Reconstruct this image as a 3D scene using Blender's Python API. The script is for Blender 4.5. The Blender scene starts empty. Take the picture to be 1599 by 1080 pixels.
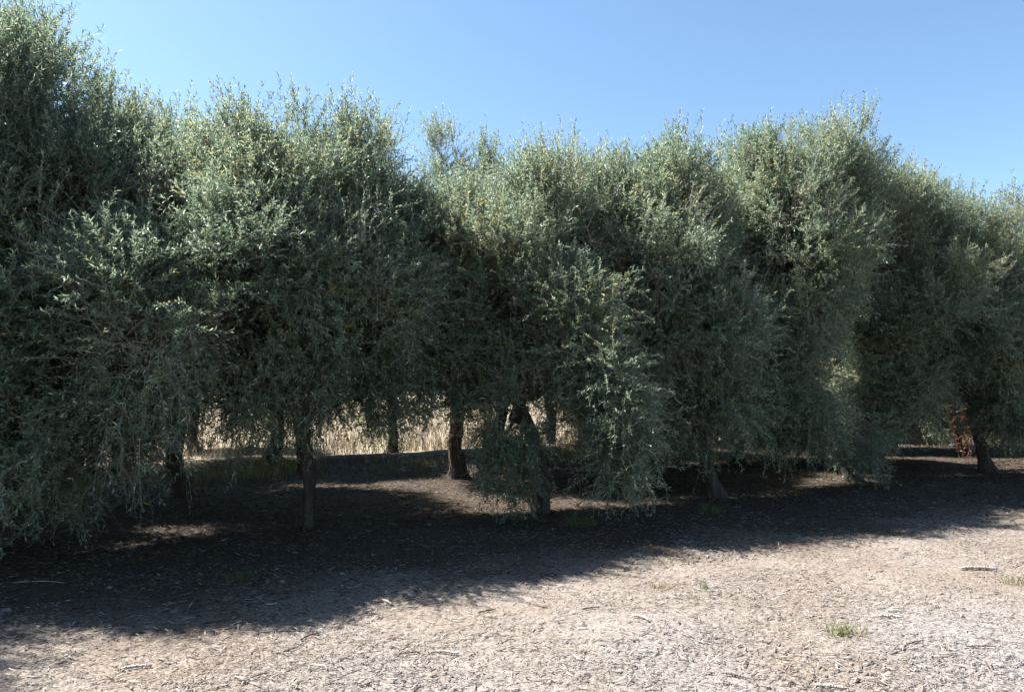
import bpy, math, random
import numpy as np
from mathutils import Vector

# ------------------------------------------------------------------ camera, world, sun, exposure
scene = bpy.context.scene
C = scene.collection
PITCH = math.radians(3.2)
EYE = 1.6
cam_data = bpy.data.cameras.new('camera')
cam_data.lens = 24.0
cam_data.sensor_width = 36.0
cam_data.clip_start = 0.05
cam_data.clip_end = 3000
cam = bpy.data.objects.new('camera', cam_data)
C.objects.link(cam)
cam.location = (0, 0, EYE)
cam.rotation_euler = (math.radians(90) + PITCH, 0, 0)
scene.camera = cam

SUN_EL = math.radians(55)
SUN_AZ = math.radians(-74)          # measured from +Y towards +X: the sun stands behind the hedge, to the left
world = bpy.data.worlds.new("World")
scene.world = world
world.use_nodes = True
wn = world.node_tree.nodes
wl = world.node_tree.links
wn.clear()
sky = wn.new('ShaderNodeTexSky')
sky.sky_type = 'NISHITA'
sky.sun_disc = False
sky.sun_elevation = SUN_EL
sky.sun_rotation = SUN_AZ
sky.altitude = 100
sky.air_density = 1.0
sky.dust_density = 0.6
sky.ozone_density = 1.6
bg = wn.new('ShaderNodeBackground')
bg.inputs['Strength'].default_value = 0.062
wo = wn.new('ShaderNodeOutputWorld')
tint = wn.new('ShaderNodeMix'); tint.data_type = 'RGBA'; tint.blend_type = 'MULTIPLY'; tint.inputs[0].default_value = 1
tint.inputs[7].default_value = (0.93, 1.03, 1.04, 1)
wl.new(sky.outputs[0], tint.inputs[6]); wl.new(tint.outputs[2], bg.inputs[0])
wl.new(bg.outputs[0], wo.inputs[0])

sl = bpy.data.lights.new('sun', 'SUN')
sl.energy = 5.0
sl.angle = math.radians(0.53)
sl.color = (1.0, 0.965, 0.92)
sun = bpy.data.objects.new('sun', sl)
C.objects.link(sun)
sdir = Vector((math.sin(SUN_AZ) * math.cos(SUN_EL), math.cos(SUN_AZ) * math.cos(SUN_EL), math.sin(SUN_EL)))
sun.rotation_euler = sdir.to_track_quat('Z', 'Y').to_euler()
sun.location = (0, 0, 30)

scene.view_settings.view_transform = 'Standard'
scene.view_settings.look = 'None'
scene.view_settings.exposure = 1.95
scene.view_settings.gamma = 1.0

# ------------------------------------------------------------------ helpers
rng = np.random.default_rng(7)
FPX = 1066.0


def P(px, py, d):
    """a point of the place at depth d (metres along +Y) seen at px,py of the 1599x1080 photograph"""
    x = (px - 799.5) / FPX
    z = (540 - py) / FPX
    c, s = math.cos(PITCH), math.sin(PITCH)
    dy = c - z * s
    dz = s + z * c
    return np.array([x / dy * d, d, EYE + dz / dy * d])


def G(px, py):
    """ground point"""
    x = (px - 799.5) / FPX
    z = (540 - py) / FPX
    c, s = math.cos(PITCH), math.sin(PITCH)
    dy = c - z * s
    dz = s + z * c
    t = -EYE / dz
    return (x * t, dy * t)


def unit(a):
    return a / np.maximum(np.linalg.norm(a, axis=-1, keepdims=True), 1e-9)


def mesh_np(name, V, polys, tone=None, mats=(), matidx=None, smooth=False):
    """V (n,3); polys list of int arrays (m,k), each k constant"""
    me = bpy.data.meshes.new(name)
    nV = len(V)
    me.vertices.add(nV)
    me.vertices.foreach_set('co', np.ascontiguousarray(V, dtype=np.float32).ravel())
    loops = np.concatenate([p.ravel() for p in polys]).astype(np.int32)
    tot = np.concatenate([np.full(len(p), p.shape[1]) for p in polys]).astype(np.int32)
    start = np.concatenate([[0], np.cumsum(tot)[:-1]]).astype(np.int32)
    me.loops.add(len(loops))
    me.loops.foreach_set('vertex_index', loops)
    me.polygons.add(len(tot))
    me.polygons.foreach_set('loop_start', start)
    me.polygons.foreach_set('loop_total', tot)
    for m in mats:
        me.materials.append(m)
    if matidx is not None:
        me.polygons.foreach_set('material_index', np.concatenate(matidx).astype(np.int32))
    if smooth:
        me.polygons.foreach_set('use_smooth', np.ones(len(tot), dtype=bool))
    if tone is not None:
        at = me.attributes.new('tone', 'FLOAT', 'POINT')
        at.data.foreach_set('value', np.ascontiguousarray(tone, dtype=np.float32))
    me.update(calc_edges=True)
    me.validate()
    return me


def leaves_np(Pb, D, N, L, W, fold=0.25, curl=0.12):
    """lance-shaped folded leaves: returns V (4n,3), F (2n,3)"""
    D = unit(D)
    S = unit(np.cross(D, N))
    N = np.cross(S, D)
    L = L[:, None]
    W = W[:, None]
    tip = Pb + D * L - N * L * curl
    mid = Pb + D * L * 0.52 + N * W * fold
    a = mid + S * W * 0.5
    b = mid - S * W * 0.5
    V = np.stack([Pb, a, tip, b], 1).reshape(-1, 3)
    i = np.arange(len(Pb))[:, None] * 4
    F = np.concatenate([i + np.array([[0, 1, 2]]), i + np.array([[0, 2, 3]])], 0)
    return V, F


def tubes_np(paths, sides=4):
    """paths: list of (pts (k,3), rad (k,)) -> V, quads"""
    Vs, Fs, off = [], [], 0
    ang = np.arange(sides) / sides * 2 * math.pi
    ca, sa = np.cos(ang)[None, :, None], np.sin(ang)[None, :, None]
    for pts, rad in paths:
        k = len(pts)
        if k < 2:
            continue
        T = np.gradient(pts, axis=0)
        T = unit(T)
        ref = np.array([0.31, 0.95, 0.07]) if abs(T[0, 2]) > 0.8 else np.array([0.05, 0.1, 1.0])
        A = unit(np.cross(T, ref[None, :]))
        B = np.cross(T, A)
        V = pts[:, None, :] + (A[:, None, :] * ca + B[:, None, :] * sa) * rad[:, None, None]
        Vs.append(V.reshape(-1, 3))
        r = np.arange(k - 1)[:, None] * sides
        j = np.arange(sides)[None, :]
        jn = (j + 1) % sides
        Fs.append(np.stack([off + r + j, off + r + jn, off + r + sides + jn, off + r + sides + j], -1).reshape(-1, 4))
        off += k * sides
    return np.concatenate(Vs), np.concatenate(Fs)


def shoots_tubes(base, pts, rad0):
    """many equal-length thin 3-sided twigs, vectorised. pts (n,k,3), rad0 (n,)"""
    n, k, _ = pts.shape
    T = unit(np.gradient(pts, axis=1))
    A = unit(np.cross(T, np.array([0.3, 0.4, 0.86])[None, None, :] + 0 * T))
    B = np.cross(T, A)
    ang = np.arange(3) / 3 * 2 * math.pi
    r = rad0[:, None] * np.linspace(1, 0.35, k)[None, :]
    V = pts[:, :, None, :] + (A[:, :, None, :] * np.cos(ang)[None, None, :, None] + B[:, :, None, :] * np.sin(ang)[None, None, :, None]) * r[:, :, None, None]
    o = (np.arange(n) * k * 3)[:, None, None] + base
    rr = (np.arange(k - 1) * 3)[None, :, None]
    j = np.arange(3)[None, None, :]
    jn = (j + 1) % 3
    F = np.stack([o + rr + j, o + rr + jn, o + rr + 3 + jn, o + rr + 3 + j], -1).reshape(-1, 4)
    return V.reshape(-1, 3), F


def link(name, me, parent=None, loc=None):
    o = bpy.data.objects.new(name, me)
    C.objects.link(o)
    if parent:
        o.parent = parent
    if loc is not None:
        o.location = loc
    return o


def tag(o, label=None, cat=None, group=None, kind=None):
    if label: o['label'] = label
    if cat: o['category'] = cat
    if group: o['group'] = group
    if kind: o['kind'] = kind
    return o


# ------------------------------------------------------------------ materials
def new_mat(name):
    m = bpy.data.materials.new(name)
    m.use_nodes = True
    m.node_tree.nodes.clear()
    return m, m.node_tree.nodes, m.node_tree.links


def ramp(n, stops, interp='LINEAR'):
    r = n.new('ShaderNodeValToRGB')
    r.color_ramp.interpolation = interp
    e = r.color_ramp.elements
    while len(e) < len(stops):
        e.new(0.5)
    for el, (p, c) in zip(e, stops):
        el.position = p
        el.color = (*c, 1)
    return r


def leaf_material(name, top, under, trans, tmix=0.28, rough=0.42, spec=0.5):
    """top/under: ramps over the leaf's own tone"""
    m, n, l = new_mat(name)
    at = n.new('ShaderNodeAttribute'); at.attribute_name = 'tone'
    r1 = ramp(n, top); l.new(at.outputs['Fac'], r1.inputs[0])
    r2 = ramp(n, under); l.new(at.outputs['Fac'], r2.inputs[0])
    geo = n.new('ShaderNodeNewGeometry')
    mx = n.new('ShaderNodeMix'); mx.data_type = 'RGBA'
    l.new(geo.outputs['Backfacing'], mx.inputs['Factor'])
    l.new(r1.outputs[0], mx.inputs[6]); l.new(r2.outputs[0], mx.inputs[7])
    p = n.new('ShaderNodeBsdfPrincipled')
    l.new(mx.outputs[2], p.inputs['Base Color'])
    p.inputs['Roughness'].default_value = rough
    p.inputs['Specular IOR Level'].default_value = spec
    t = n.new('ShaderNodeBsdfTranslucent')
    r3 = ramp(n, trans); l.new(at.outputs['Fac'], r3.inputs[0])
    l.new(r3.outputs[0], t.inputs['Color'])
    ms = n.new('ShaderNodeMixShader'); ms.inputs[0].default_value = tmix
    l.new(p.outputs[0], ms.inputs[1]); l.new(t.outputs[0], ms.inputs[2])
    o = n.new('ShaderNodeOutputMaterial'); l.new(ms.outputs[0], o.inputs[0])
    return m


YEL = (0.42, 0.33, 0.04)
M_LEAF = leaf_material('olive_leaf',
    [(0.0, (0.019, 0.040, 0.021)), (0.45, (0.060, 0.094, 0.050)), (0.9, (0.165, 0.196, 0.122)), (0.985, (0.17, 0.17, 0.07)), (0.993, YEL)],
    [(0.0, (0.050, 0.080, 0.050)), (0.5, (0.160, 0.205, 0.145)), (0.9, (0.40, 0.44, 0.36)), (0.985, (0.30, 0.28, 0.14)), (0.993, YEL)],
    [(0.0, (0.16, 0.25, 0.15)), (0.9, (0.44, 0.53, 0.35)), (0.993, (0.6, 0.45, 0.05))], 0.36, 0.40, 0.55)
M_LEAF_FRESH = leaf_material('fresh_olive_leaf',
    [(0.0, (0.045, 0.09, 0.03)), (0.6, (0.08, 0.13, 0.04)), (0.99, (0.15, 0.2, 0.05))],
    [(0.0, (0.16, 0.21, 0.14)), (1.0, (0.26, 0.31, 0.18))],
    [(0.0, (0.14, 0.26, 0.06)), (1.0, (0.28, 0.40, 0.09))], 0.3, 0.38, 0.5)
M_RED = leaf_material('red_leaf',
    [(0.0, (0.065, 0.010, 0.008)), (0.7, (0.169, 0.026, 0.016)), (1.0, (0.221, 0.091, 0.033))],
    [(0.0, (0.130, 0.033, 0.019)), (1.0, (0.358, 0.130, 0.078))],
    [(0.0, (0.182, 0.026, 0.013)), (1.0, (0.293, 0.104, 0.033))], 0.35)
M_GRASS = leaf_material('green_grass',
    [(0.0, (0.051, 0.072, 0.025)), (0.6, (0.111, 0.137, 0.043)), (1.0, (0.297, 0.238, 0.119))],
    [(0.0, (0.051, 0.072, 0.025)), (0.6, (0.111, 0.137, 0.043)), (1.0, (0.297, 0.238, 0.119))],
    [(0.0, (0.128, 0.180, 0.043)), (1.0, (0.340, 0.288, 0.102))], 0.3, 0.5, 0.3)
M_DRY = leaf_material('dry_grass',
    [(0.0, (0.095, 0.071, 0.044)), (0.6, (0.173, 0.137, 0.092)), (1.0, (0.242, 0.205, 0.149))],
    [(0.0, (0.095, 0.071, 0.044)), (0.6, (0.173, 0.137, 0.092)), (1.0, (0.242, 0.205, 0.149))],
    [(0.0, (0.128, 0.099, 0.065)), (1.0, (0.242, 0.199, 0.137))], 0.3, 0.6, 0.2)


def bark_material(name, c1, c2, c3, scale=14):
    m, n, l = new_mat(name)
    tc = n.new('ShaderNodeTexCoord')
    mp = n.new('ShaderNodeMapping'); mp.inputs['Scale'].default_value = (1, 1, 0.25)
    l.new(tc.outputs['Object'], mp.inputs[0])
    ns = n.new('ShaderNodeTexNoise'); ns.inputs['Scale'].default_value = scale; ns.inputs['Detail'].default_value = 8; ns.inputs['Roughness'].default_value = 0.7
    l.new(mp.outputs[0], ns.inputs['Vector'])
    vo = n.new('ShaderNodeTexVoronoi'); vo.inputs['Scale'].default_value = scale * 2.2; vo.feature = 'DISTANCE_TO_EDGE'
    l.new(mp.outputs[0], vo.inputs['Vector'])
    r = ramp(n, [(0.3, c1), (0.55, c2), (0.75, c3)]); l.new(ns.outputs[0], r.inputs[0])
    p = n.new('ShaderNodeBsdfPrincipled'); p.inputs['Roughness'].default_value = 0.85
    l.new(r.outputs[0], p.inputs['Base Color'])
    ad = n.new('ShaderNodeMath'); ad.operation = 'MULTIPLY_ADD'
    l.new(vo.outputs['Distance'], ad.inputs[0]); ad.inputs[1].default_value = 1.2
    l.new(ns.outputs[0], ad.inputs[2])
    b = n.new('ShaderNodeBump'); b.inputs['Strength'].default_value = 0.9; b.inputs['Distance'].default_value = 0.02
    l.new(ad.outputs[0], b.inputs['Height']); l.new(b.outputs[0], p.inputs['Normal'])
    o = n.new('ShaderNodeOutputMaterial'); l.new(p.outputs[0], o.inputs[0])
    return m


M_BARK = bark_material('olive_bark', (0.018, 0.014, 0.011), (0.05, 0.04, 0.033), (0.11, 0.095, 0.082))
M_TWIG = bark_material('grey_twig', (0.14, 0.115, 0.09), (0.26, 0.225, 0.18), (0.38, 0.34, 0.28), 30)
M_WOOD = bark_material('weathered_wood', (0.22, 0.18, 0.15), (0.42, 0.37, 0.33), (0.62, 0.57, 0.53), 30)
M_DARKWOOD = bark_material('dark_stick', (0.06, 0.045, 0.035), (0.13, 0.10, 0.08), (0.24, 0.2, 0.17), 30)
M_STONE = bark_material('pale_stone', (0.112, 0.099, 0.084), (0.186, 0.168, 0.145), (0.260, 0.234, 0.203), 16)


def chip_material():
    m, n, l = new_mat('wood_chip')
    at = n.new('ShaderNodeAttribute'); at.attribute_name = 'tone'
    r = ramp(n, [(0.0, (0.032, 0.024, 0.021)), (0.2, (0.092, 0.075, 0.067)), (0.45, (0.168, 0.146, 0.135)), (0.75, (0.240, 0.218, 0.206)), (1.0, (0.400, 0.380, 0.368))])
    l.new(at.outputs['Fac'], r.inputs[0])
    geo = n.new('ShaderNodeNewGeometry')
    ns = n.new('ShaderNodeTexNoise'); ns.inputs['Scale'].default_value = 60; ns.inputs['Detail'].default_value = 4
    l.new(geo.outputs['Position'], ns.inputs['Vector'])
    mr = n.new('ShaderNodeMapRange'); mr.inputs[3].default_value = 0.7; mr.inputs[4].default_value = 1.2
    l.new(ns.outputs[0], mr.inputs[0])
    # straw-coloured areas
    n2 = n.new('ShaderNodeTexNoise'); n2.inputs['Scale'].default_value = 0.9; n2.inputs['Detail'].default_value = 3
    l.new(geo.outputs['Position'], n2.inputs['Vector'])
    r2 = ramp(n, [(0.42, (1, 1, 1)), (0.62, (0.98, 0.90, 0.80))]); l.new(n2.outputs[0], r2.inputs[0])
    mu = n.new('ShaderNodeMix'); mu.data_type = 'RGBA'; mu.blend_type = 'MULTIPLY'; mu.inputs[0].default_value = 1
    l.new(r.outputs[0], mu.inputs[6]); l.new(r2.outputs[0], mu.inputs[7])
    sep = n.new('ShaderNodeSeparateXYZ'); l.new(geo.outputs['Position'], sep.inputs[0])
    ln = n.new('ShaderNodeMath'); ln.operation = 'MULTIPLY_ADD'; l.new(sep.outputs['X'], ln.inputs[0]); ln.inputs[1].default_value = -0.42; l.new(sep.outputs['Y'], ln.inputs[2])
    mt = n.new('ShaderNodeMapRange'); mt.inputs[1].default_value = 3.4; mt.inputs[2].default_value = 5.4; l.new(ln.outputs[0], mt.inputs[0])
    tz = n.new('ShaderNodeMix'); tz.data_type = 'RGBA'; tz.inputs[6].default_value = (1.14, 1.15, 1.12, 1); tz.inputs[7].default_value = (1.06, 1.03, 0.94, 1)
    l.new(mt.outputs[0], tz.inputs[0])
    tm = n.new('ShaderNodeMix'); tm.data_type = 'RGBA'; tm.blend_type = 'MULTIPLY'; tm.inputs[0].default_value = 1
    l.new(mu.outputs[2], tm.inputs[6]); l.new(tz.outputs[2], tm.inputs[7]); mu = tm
    hs = n.new('ShaderNodeHueSaturation'); l.new(mu.outputs[2], hs.inputs['Color']); l.new(mr.outputs[0], hs.inputs['Value'])
    p = n.new('ShaderNodeBsdfPrincipled'); p.inputs['Roughness'].default_value = 0.75
    l.new(hs.outputs[0], p.inputs['Base Color'])
    o = n.new('ShaderNodeOutputMaterial'); l.new(p.outputs[0], o.inputs[0])
    return m


M_CHIP = chip_material()


def ground_material():
    m, n, l = new_mat('mulched_ground')
    geo = n.new('ShaderNodeNewGeometry')
    pos = geo.outputs['Position']
    fine = n.new('ShaderNodeTexNoise'); fine.inputs['Scale'].default_value = 60; fine.inputs['Detail'].default_value = 9; fine.inputs['Roughness'].default_value = 0.75
    l.new(pos, fine.inputs['Vector'])
    vo = n.new('ShaderNodeTexVoronoi'); vo.inputs['Scale'].default_value = 95; vo.inputs['Randomness'].default_value = 1
    mp = n.new('ShaderNodeMapping'); mp.inputs['Scale'].default_value = (0.4, 1.6, 1); mp.inputs['Rotation'].default_value = (0, 0, 0.4)
    wob = n.new('ShaderNodeTexNoise'); wob.inputs['Scale'].default_value = 6; l.new(pos, wob.inputs['Vector'])
    wv = n.new('ShaderNodeMix'); wv.data_type = 'RGBA'; wv.inputs[0].default_value = 0.25
    l.new(pos, wv.inputs[6]); l.new(wob.outputs['Color'], wv.inputs[7])
    l.new(wv.outputs[2], mp.inputs[0]); l.new(mp.outputs[0], vo.inputs['Vector'])
    r = ramp(n, [(0.25, (0.048, 0.038, 0.034)), (0.42, (0.128, 0.110, 0.102)), (0.6, (0.204, 0.184, 0.173)), (0.8, (0.296, 0.276, 0.264))])
    av = n.new('ShaderNodeMix'); av.data_type = 'FLOAT'; av.inputs[0].default_value = 0.25
    l.new(fine.outputs[0], av.inputs[2]); 
    sx = n.new('ShaderNodeSeparateColor'); l.new(vo.outputs['Color'], sx.inputs[0]); l.new(sx.outputs[0], av.inputs[3])
    l.new(av.outputs[0], r.inputs[0])
    big = n.new('ShaderNodeTexNoise'); big.inputs['Scale'].default_value = 0.8; big.inputs['Detail'].default_value = 4
    l.new(pos, big.inputs['Vector'])
    r2 = ramp(n, [(0.36, (1.03, 1.02, 1.03)), (0.52, (0.99, 0.97, 0.95)), (0.68, (0.90, 0.82, 0.73))]); l.new(big.outputs[0], r2.inputs[0])
    mu = n.new('ShaderNodeMix'); mu.data_type = 'RGBA'; mu.blend_type = 'MULTIPLY'; mu.inputs[0].default_value = 1
    l.new(r.outputs[0], mu.inputs[6]); l.new(r2.outputs[0], mu.inputs[7])
    # bare soil, leaf litter and painted tree shade between the rows, dry straw soil in the field beyond
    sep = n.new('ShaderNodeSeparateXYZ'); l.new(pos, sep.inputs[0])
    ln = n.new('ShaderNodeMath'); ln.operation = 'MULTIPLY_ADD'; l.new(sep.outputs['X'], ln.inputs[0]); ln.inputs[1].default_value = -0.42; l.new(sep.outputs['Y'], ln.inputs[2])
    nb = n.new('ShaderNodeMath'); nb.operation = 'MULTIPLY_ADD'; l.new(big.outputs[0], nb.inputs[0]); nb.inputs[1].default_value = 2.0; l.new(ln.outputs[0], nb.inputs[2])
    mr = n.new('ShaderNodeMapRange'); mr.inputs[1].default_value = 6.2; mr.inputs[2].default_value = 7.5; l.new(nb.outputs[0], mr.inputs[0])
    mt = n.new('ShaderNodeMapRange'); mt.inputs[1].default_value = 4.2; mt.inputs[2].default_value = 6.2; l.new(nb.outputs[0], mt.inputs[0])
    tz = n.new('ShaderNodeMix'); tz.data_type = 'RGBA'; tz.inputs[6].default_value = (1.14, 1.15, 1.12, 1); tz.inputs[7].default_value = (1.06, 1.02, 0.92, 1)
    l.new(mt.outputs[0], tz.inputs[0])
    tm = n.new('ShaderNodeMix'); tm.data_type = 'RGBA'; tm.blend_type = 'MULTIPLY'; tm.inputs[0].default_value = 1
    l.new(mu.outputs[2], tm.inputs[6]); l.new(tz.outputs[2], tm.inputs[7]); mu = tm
    litter = n.new('ShaderNodeMix'); litter.data_type = 'RGBA'; litter.blend_type = 'MULTIPLY'  # dark soil tone, carried out over the shaded mulch to deepen the shade
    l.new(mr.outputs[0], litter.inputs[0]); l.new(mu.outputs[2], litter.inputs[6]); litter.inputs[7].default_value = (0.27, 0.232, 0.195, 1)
    mr2 = n.new('ShaderNodeMapRange'); mr2.inputs[1].default_value = 16; mr2.inputs[2].default_value = 18; l.new(nb.outputs[0], mr2.inputs[0])
    field = n.new('ShaderNodeMix'); field.data_type = 'RGBA'
    rf = ramp(n, [(0.3, (0.17, 0.135, 0.09)), (0.7, (0.30, 0.25, 0.175))]); l.new(fine.outputs[0], rf.inputs[0])
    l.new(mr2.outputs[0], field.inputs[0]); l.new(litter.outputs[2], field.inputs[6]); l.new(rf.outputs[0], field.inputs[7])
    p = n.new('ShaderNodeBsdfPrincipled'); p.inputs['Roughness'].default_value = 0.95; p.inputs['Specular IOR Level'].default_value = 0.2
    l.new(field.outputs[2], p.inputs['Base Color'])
    b = n.new('ShaderNodeBump'); b.inputs['Strength'].default_value = 0.5; b.inputs['Distance'].default_value = 0.01
    l.new(av.outputs[0], b.inputs['Height']); l.new(b.outputs[0], p.inputs['Normal'])
    o = n.new('ShaderNodeOutputMaterial'); l.new(p.outputs[0], o.inputs[0])
    return m


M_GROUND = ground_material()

# ------------------------------------------------------------------ ground
_w = [(rng.uniform(-1, 1, 2), rng.uniform(0, 6.28)) for _ in range(24)]


def ground_z(x, y):
    x = np.asarray(x, float); y = np.asarray(y, float)
    z = np.zeros(np.broadcast(x, y).shape)
    for i, (k, ph) in enumerate(_w):
        f = 0.6 + i * 0.33
        k = k / np.linalg.norm(k)
        z = z + np.sin((x * k[0] + y * k[1]) * f + ph) * 0.016 / (1 + i * 0.28)
    v = y - 0.42 * x                                    # distance across the rows
    z = z + 0.16 * np.exp(-((v - 15.6) / 0.8) ** 2)      # low bank at the back edge of the grove
    z = z + np.clip(v - 17, 0, 400) * 0.016
    return z


def ground_mesh():
    def axis(lo, hi, fine_lo, fine_hi, step):
        a = list(np.arange(fine_lo, fine_hi + 1e-6, step))
        s, v = step, fine_hi
        while v < hi:
            s *= 1.35; v += s; a.append(v)
        s, v = step, fine_lo
        while v > lo:
            s *= 1.35; v -= s; a.insert(0, v)
        return np.array(a)
    xs = axis(-700, 700, -12, 16, 0.14)
    ys = axis(-300, 900, 1.5, 24, 0.14)
    X, Y = np.meshgrid(xs, ys)
    V = np.stack([X, Y, ground_z(X, Y)], -1).reshape(-1, 3)
    nx, ny = len(xs), len(ys)
    i = (np.arange(ny - 1)[:, None] * nx + np.arange(nx - 1)[None, :]).ravel()
    F = np.stack([i, i + 1, i + nx + 1, i + nx], -1)
    return mesh_np('ground', V, [F], mats=[M_GROUND], smooth=True)


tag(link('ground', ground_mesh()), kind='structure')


# ------------------------------------------------------------------ olive tree generator
def grow(base, fork_h, lean, targets, r, trunk_r):
    """grows trunk, limbs and branches towards the targets; returns tube paths"""
    nodes = [np.array([base[0], base[1], -0.1])]
    parent = [-1]
    steps = 12
    wob = np.cumsum(r.normal(0, 0.018, (steps + 1, 2)), 0)
    top = np.array([base[0] + lean[0], base[1] + lean[1], fork_h])
    for i in range(1, steps + 1):
        t = i / steps
        p = nodes[0] * (1 - t) + top * t
        p[:2] += wob[i] * math.sin(t * math.pi)
        nodes.append(p); parent.append(len(nodes) - 2)
    fork = len(nodes) - 1
    order = np.argsort(np.linalg.norm(targets - top, axis=1) + 0.15 * r.random(len(targets)))
    plen = [0.0] * len(nodes)
    tips = []
    N = np.array(nodes)
    for oi in order:
        t = targets[oi]
        cand = np.array(nodes[max(2, fork - 2):])
        d = np.linalg.norm(cand - t, axis=1)
        cost = d + 0.28 * np.array(plen[max(2, fork - 2):]) + 0.5 * np.maximum(0, cand[:, 2] - t[2]) + (0.6 if t[2] < fork_h + 0.5 else 0.0) * np.maximum(0, fork_h + 0.1 - cand[:, 2])
        j = int(np.argmin(cost)) + max(2, fork - 2)
        a = nodes[j]
        D = np.linalg.norm(t - a)
        k = max(2, int(D / 0.16))
        bow = r.normal(0, 0.09, 3) * D
        bow[2] += 0.12 * D
        prev = j
        for s in range(1, k + 1):
            u = s / k
            q = a * (1 - u) + t * u + bow * math.sin(u * math.pi) + r.normal(0, 0.008, 3)
            nodes.append(q); parent.append(prev); prev = len(nodes) - 1
            plen.append(plen[j] + D * u)
        tips.append(prev)
    cnt = np.zeros(len(nodes))
    for t in tips:
        cnt[t] += 1
    for i in range(len(nodes) - 1, 0, -1):
        cnt[parent[i]] += cnt[i]
    n = np.array(nodes)
    rad = 0.0042 * np.maximum(cnt, 1) ** 0.5
    tot = max(cnt[fork], 0.5 * cnt[1])
    w = np.clip((cnt / tot) ** 0.5, 0, 1)
    rad = np.minimum(rad * (1 - w) + w * w * trunk_r * 0.85 + rad * w * 0.4, trunk_r * 0.85)
    for i in range(0, fork + 1):
        u = i / fork
        rad[i] = trunk_r * (1.0 - 0.18 * math.sin(u * math.pi)) * (1 + 0.75 * math.exp(-u * 7)) * (1 + r.uniform(-0.09, 0.12))
    # chains
    kids = {}
    for i in range(1, len(nodes)):
        kids.setdefault(parent[i], []).append(i)
    paths = []
    stack = [(None, 0)]
    while stack:
        frm, i = stack.pop()
        chain = [i] if frm is None else [frm, i]
        cur = i
        while cur in kids:
            ks = sorted(kids[cur], key=lambda q: -cnt[q])
            for o in ks[1:]:
                stack.append((cur, o))
            cur = ks[0]
            chain.append(cur)
        pr = rad[chain].copy()
        if frm is not None:
            pr[0] = min(pr[0], pr[1] * 1.25)
        paths.append((n[chain], pr))
    return paths, top


def sample_lobes(lobes, per, r, gap=0.25):
    """clump centres in the lobes, thicker near their surface, with noisy gaps; returns pts, outward"""
    pts, outs = [], []
    ks = [(unit(r.normal(0, 1, 3)) * r.uniform(2.0, 5.5), r.uniform(0, 6.28)) for _ in range(7)]
    for lb in lobes:
        c, rad = np.array(lb[:3]), np.array(lb[3:6])
        dens = lb[6] if len(lb) > 6 else 1.0
        n = int(per * dens * (rad[0] * rad[1] * rad[2]) ** 0.75 * 1.6)
        u = unit(r.normal(0, 1, (n * 3, 3)))
        q = r.random(n * 3) ** 0.42
        un = sum(np.sin(u @ (k * 0.9) + ph * 2) for k, ph in ks[:4])
        q = q * (1 + 0.08 * np.clip(un, -1.6, 1.0))
        p = c + u * q[:, None] * rad
        nz = sum(np.sin(p @ k + ph) for k, ph in ks) / 3.0
        keep = nz > -gap * 4 + 0.6
        keep |= r.random(n * 3) < 0.33
        p = p[keep][:n]; u = u[keep][:n]
        pts.append(p); outs.append(u)
    return np.concatenate(pts), np.concatenate(outs)


def strand_leaves(pts, r, spacing, llen, lwid, density=1.0, droop=0.0, spread=0.9):
    """leaves in opposite pairs along curves pts (n,k,3)"""
    n, k, _ = pts.shape
    seg = np.linalg.norm(np.diff(pts, axis=1), axis=2).sum(1)
    m = max(3, int(np.mean(seg) / spacing))
    u = np.linspace(0.06, 1.0, m)
    f = u * (k - 1)
    i0 = np.minimum(f.astype(int), k - 2)
    fr = (f - i0)[None, :, None]
    Q = pts[:, i0] * (1 - fr) + pts[:, i0 + 1] * fr
    T = unit(pts[:, i0 + 1] - pts[:, i0])
    ref = unit(r.normal(0, 1, (n, 1, 3)))
    A = unit(np.cross(T, ref + 0 * T)); B = np.cross(T, A)
    alt = (np.arange(m) % 2)[None, :, None]
    side = A * alt + B * (1 - alt)
    out = []
    for sgn in (1, -1):
        jit = r.normal(0, 0.28, (n, m, 3))
        ang = spread * (1 - 0.45 * u)[None, :, None]
        D = unit(T * (1 - 0.35 * ang) + side * sgn * ang + jit)
        D[..., 2] -= droop
        D = unit(D)
        nrm = unit(T - D * np.sum(T * D, -1, keepdims=True) + r.normal(0, 0.35, (n, m, 3)) + np.array([0, 0, 0.35]))
        keep = r.random((n, m)) < density
        out.append((Q[keep], D[keep], nrm[keep]))
    Pb = np.concatenate([o[0] for o in out]); D = np.concatenate([o[1] for o in out]); N = np.concatenate([o[2] for o in out])
    L = llen * r.uniform(0.6, 1.25, len(Pb))
    W = lwid * r.uniform(0.7, 1.25, len(Pb))
    return Pb, D, N, L, W


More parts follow.
